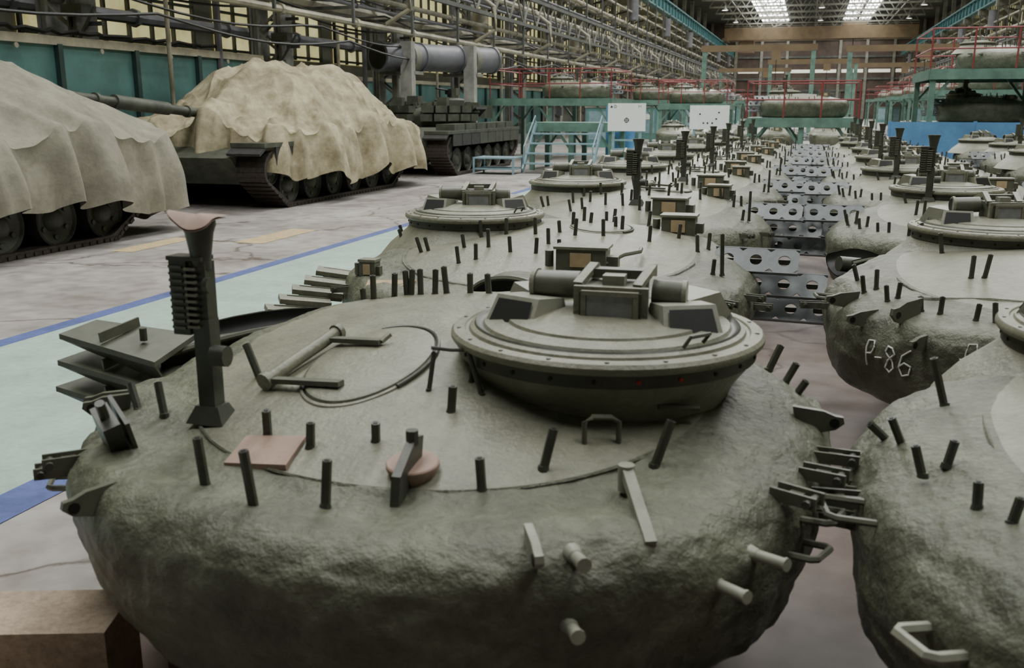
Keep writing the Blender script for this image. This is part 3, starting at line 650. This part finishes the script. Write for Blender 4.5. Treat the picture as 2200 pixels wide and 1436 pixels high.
    if gun:
        m.cyl((0,-.8,1.62),(0,-1.5,1.64),.2,tankg,14,.13); m.cyl((0,-1.5,1.64),(0,-6.0,2.02),.09,tankg,14,.075)
        m.cyl((0,-3.6,1.82),(0,-5.0,1.94),.115,tankg,14); 
        for y in (-2.3,-3.0,-5.4): m.cyl((0,y,1.64+(-y-1.5)*.084),(0,y-.06,1.645+(-y-1.5)*.084),.11,tankg,14)
    return m.mesh('battle_tank')
tg=tank_mesh(True,True); tn=tank_mesh(False,False)
inst(tn,'battle_tank',(-11,8.9,0)); inst(tg,'battle_tank',(-11,18.6,0)); 
tk=tank_mesh(True,False); inst(tk,'battle_tank',(-10.9,27.6,0))
def ridge(x,y,z): return 1-abs(N3(x,y,z))*2
def tarp(name,cx,cy,hx,hy,Hf,hem,mat,seed,NT=640,NS=130,fold=.13,ck=1.,oy=0.,rad=.08):
    m=MB(); rows=[]
    n=7.
    base=[]
    for i in range(NT):
        u=8*i/NT
        k_=int(u)//2; v=(u-2*k_)-1
        p=[(1,v),(-v,1),(-1,-v),(v,-1)][k_%4]
        l=(abs(p[0])**n+abs(p[1])**n)**(1/n); base.append((p[0]/l,p[1]/l))
    def crease(x,y):
        wx=x+.7*N3(x*.8,y*.8,seed); wy=y+.7*N3(x*.8+9,y*.8,seed)
        a1=max(0,ridge(wx*.8+seed,wy*.45,3))**2; a2=max(0,ridge(wx*1.5+wy*.9,wy*.9-.5*wx+seed,7))**2; a3=max(0,ridge(wx*2.6-wy,wy*1.6+seed,9))**2
        dx,dy=x,(y-oy)*.6; rr=math.hypot(dx,dy); ph=math.atan2(dy,dx)
        fr=sin(8*ph+2.5*N3(x*.6,y*.6,seed))+.5*sin(15*ph+seed+3*N3(x*.8,y*.8,4))
        return ck*(.16*a1+.12*a2+.05*a3-.16)+rad*fr*min(1,max(0,(rr-.35)/1.0))
    for j in range(NS+1):
        s_=.02+1.48*j/NS; row=[]
        for i,(ex,ey) in enumerate(base):
            x0=hx*ex; y0=hy*ey
            ph=x0*4.3+y0*3.4
            fw=sin(ph+2.6*N3(x0*.8,y0*.8,seed))+.6*sin(ph*2.1+seed+3*N3(x0*.7,y0*.7,1))+.25*sin(ph*4.3+4*N3(x0,y0,2)); fw=fw/(.55+.4*abs(fw))
            if s_<=1:
                x=x0*s_; y=y0*s_; z=Hf(x,y)+crease(x,y)
                ed=max(0,(s_-.5)/.5); z+=-.12*ed*ed+.10*fw*ed**2
            else:
                q=(s_-1)/.5; z0=Hf(x0,y0)+crease(x0,y0)-.12+.10*fw
                nx,ny=x0/hx,y0/hy; l=math.hypot(nx**5,ny**5) or 1; nx,ny=nx**5/l,ny**5/l
                f_=fold*(q**.5)*fw+.04*N3(x0*2,y0*2,q*2)
                out=.06+.14*sin(min(q*1.8,1.57))+max(-.14,f_); x=x0+nx*out; y=y0+ny*out; hz=hem(x0,y0)+.07*fw
                z=z0+(hz-z0)*q+.03*N3(x0*3,y0*3,q*3)*q
            row.append((cx+x,cy+y,z))
        rows.append(row)
    m.grid(rows,mat); return m.build(name)
def H1(x,y):
    q=math.sqrt((x/2.1)**2+((y-1.3)/3.3)**2); return 1.58+1.30*max(0,1-q)**1.15
def hem1(x,y): return .58+.06*sin(y*2.1)-.43*max(0,min(1,(y-2.2)/1.6))
tarp('tarpaulin',-11,8.95,1.87,3.85,H1,hem1,canvas1,1.7,fold=.21,ck=.35,oy=1.3,rad=.05)
def H2(x,y):
    q=(x/1.6)**2+((y+.3)/(2.7 if y<-.3 else 3.1))**2; return 1.60+1.10*math.exp(-q**2.2*1.0)
def hem2(x,y): return .48+.14*sin(y*1.9+1)+.08*sin(y*4.7)-.2*max(0,min(1,(y-3.2)/.4))
tarp('tarpaulin',-11,19.4,1.88,3.55,H2,hem2,canvas2,5.2,fold=.19,ck=1.0,oy=-.3,rad=.075)
# ---------------------------------------------------------------- platforms
def platform(name,x0,x1,y0,y1,z,rail=True,m=greenp,posts=3):
    p=MB(); p.box(((x0+x1)/2,(y0+y1)/2,z-.04),(x1-x0,y1-y0,.08),m)
    for yy in (y0,y1): p.box(((x0+x1)/2,yy,z-.15),(x1-x0,.08,.22),m)
    for xx in (x0,x1): p.box((xx,(y0+y1)/2,z-.15),(.08,y1-y0,.22),m)
    for i in range(posts):
        xx=x0+.1+(x1-x0-.2)*i/(posts-1)
        for yy in (y0+.1,y1-.1):
            p.box((xx,yy,(z-.1)/2),(.14,.14,z-.1),m); p.bar((xx,yy,z-.8),(xx+(.5 if i==0 else -.5),yy,z-.15),.07,.07,m)
    if rail:
        n=max(2,int((x1-x0)/1.0))
        for h in (.5,1.0):
            for yy in (y0,y1): p.cyl((x0,yy,z+h),(x1,yy,z+h),.022,redrail,6)
            for xx in (x0,x1): p.cyl((xx,y0,z+h),(xx,y1,z+h),.022,redrail,6)
        for i in range(n+1):
            for yy in (y0,y1): p.cyl((x0+(x1-x0)*i/n,yy,z),(x0+(x1-x0)*i/n,yy,z+1.0),.022,redrail,6)
    return p.build(name)
platform('work_platform',-11.0,-6.6,33.5,37.5,2.15); inst(gm,'tank_turret',(-8.3,35.5,2.17))
platform('work_platform',-8.0,-5.4,28,30,1.4,False)
platform('work_platform',-1.7,1.3,28.5,31.5,1.55); inst(hm,'tank_turret',(-.2,30,1.57),.4)
platform('work_platform',2.9,8.9,27.5,31.5,2.8); inst(gm,'tank_turret',(5.0,29.5,2.82),.3); 
platform('work_platform',3.1,7.5,27.7,31.3,1.45,False,m=greenp); inst(hm,'tank_turret',(4.6,29.5,1.47),.3)
platform('work_platform',-6.5,-3.5,44,47,2.0); inst(gm,'tank_turret',(-5,45.5,2.02))
for i in range(5):
    inst(gm,'tank_turret',(-4.5+2.9*i,38.5+(i%2),BASE)); inst(tm,'timber_support',(-4.5+2.9*i,38.5+(i%2),0))
s_=MB()
for i in range(4): s_.box((-6.7,26.6+.3*i,.28+.27*i),(2.0,.28,.04),lblue)
for xx in (-7.7,-5.7):
    s_.bar((xx,26.4,.1),(xx,27.8,1.4),.05,.14,lblue); s_.cyl((xx,26.5,.1),(xx,26.5,.75),.02,lblue,6); s_.cyl((xx,27.7,1.2),(xx,27.7,1.6),.02,lblue,6); s_.cyl((xx,26.5,.75),(xx,27.7,1.6),.02,lblue,6)
s_.build('steel_stairs')
s_=MB()
for z in (.15,.45): s_.box((-8.4,26.3,z),(1.2,.9,.04),lblue)
for a_ in (-8.98,-7.82):
    for b_ in (25.85,26.75): s_.box((a_,b_,.24),(.05,.05,.48),lblue)
s_.build('low_rack')
bx('steel_panel',-6.1,-5.2,30.3,30.36,0,1.9,bluep)
def board(name,x0,x1,y,z0,z1,kind):
    q=MB(); q.box(((x0+x1)/2,y,(z0+z1)/2),(x1-x0,.03,z1-z0),white)
    for xx in (x0+.15,x1-.15): q.box((xx,y+.06,z1/2),(.07,.07,z1),lblue)
    for i in range(4): q.box(((x0+x1)/2,y+.06,.2+.25*i),(x1-x0-.2,.05,.05),lblue)
    for xx in (x0+.15,x1-.15): q.box((xx,y+.06,.03),(.08,.8,.06),lblue); q.bar((xx,y+.4,.05),(xx,y+.08,.8),.05,.05,lblue)
    cx=(x0+x1)/2; cz=(z0+z1)/2; yf=y-.018
    if kind==0:
        cz-=.08; q.tube([(cx+.055*cos(t),yf,cz+.055*sin(t)) for t in [2*pi*i/20 for i in range(20)]],.011,black,5,closed=True)
        q.box((cx,yf,cz),(.15,.006,.012),black); q.box((cx,yf,cz),(.012,.006,.15),black)
        q.add([(x0+.06,yf,z1-.12),(x0+.14,yf,z1-.12),(x0+.10,yf,z1-.05)],[(0,1,2)],black)
        q.tube([(x0+.2+.03*cos(t),yf,z1-.085+.04*sin(t)) for t in [2*pi*i/14 for i in range(14)]],.006,black,4,closed=True)
        q.tube([(x1-.2,yf,z1-.12),(x1-.2,yf,z1-.05),(x1-.165,yf,z1-.09),(x1-.13,yf,z1-.05),(x1-.13,yf,z1-.12)],.006,black,4)
    else:
        for ex,ez in ((-.18,-.18),(-.05,-.18),(.1,-.18),(.22,-.05),(-.3,.1),(.3,.15)): q.box((cx+ex,yf,cz+ez),(.05,.006,.05),black)
    q.build(name)
board('target_board',-5.35,-4.3,26.8,1.2,1.95,0); board('target_board',-3.7,-2.45,32,1.15,1.9,1)
w=MB(); 
for i in range(7): w.box((3.0+2.0*i-.0,26.8,.75),(1.96,.06,1.45),bluep); w.box((2.0+2.0*i,26.84,.75),(.08,.1,1.5),bluep)
w.build('blue_barrier')
w=MB()
for i in range(12): w.box((9.6-.25*i+.0,34,.3+.25*i),(.26,1,.04),redrail)
for yy in (33.5,34.5): w.bar((9.7,yy,.1),(6.7,yy,3.2),.06,.16,redrail); w.bar((9.7,yy,1.1),(6.7,yy,4.2),.04,.04,redrail)
w.build('steel_stairs')
random.seed(9)
cab=MB(); cab.box((0,0,.9),(1.6,.9,1.8),teal); cab.box((0,-.46,1.0),(1.3,.02,1.3),lblue); cab.box((.3,-.48,1.3),(.3,.02,.3),white); cab.box((0,0,1.85),(1.7,1,.08),steel); cbm=cab.mesh('machine_cabinet')
for i in range(10):
    for sx in (-1,1):
        inst(cbm,'machine_cabinet',(sx*(8.6+random.random()*1.4)-.0,44+10*i+random.random()*4,0),random.choice((0,0,pi/2*sx)))
gan=MB(); 
for x in (-3,3): gan.box((x,0,2.5),(.25,.25,5),greenp)
gan.box((0,0,5.1),(6.4,.3,.35),ochre); gan.box((1,0,4.7),(.5,.5,.5),ochre); gan.cyl((1,0,4.6),(1,0,3),.02,black,5)
gg=gan.mesh('gantry_hoist')
for x,y in ((-3,58),(5,60),(0,76),(6,84),(-5,92)): inst(gg,'gantry_hoist',(x,y,0))
for i in range(5):
    platform('work_platform',-9.5,-6.0,50+14*i,54+14*i,2.2+.2*(i%2)); platform('work_platform',5.5,10,48+14*i,52+14*i,2.6)
    inst(gm,'tank_turret',(-7.8,52+14*i,2.22+.2*(i%2))); inst(gm,'tank_turret',(7.8,50+14*i,2.62))
# ---------------------------------------------------------------- world, camera
wd=bpy.data.worlds.new('world'); bpy.context.scene.world=wd; wd.use_nodes=True
wd.node_tree.nodes['Background'].inputs[0].default_value=(.7,.75,.8,1); wd.node_tree.nodes['Background'].inputs[1].default_value=.3
cd=bpy.data.cameras.new('camera'); cam=bpy.data.objects.new('camera',cd); COL.objects.link(cam)
cd.lens=33.545; cd.sensor_width=36; cd.clip_end=400
cam.location=(0,0,1.85); cam.rotation_euler=(pi/2-math.atan(488/2050),0,math.atan(640*cos(math.atan(488/2050))/2050))
cd.dof.use_dof=True; cd.dof.focus_distance=7; cd.dof.aperture_fstop=4
bpy.context.scene.camera=cam
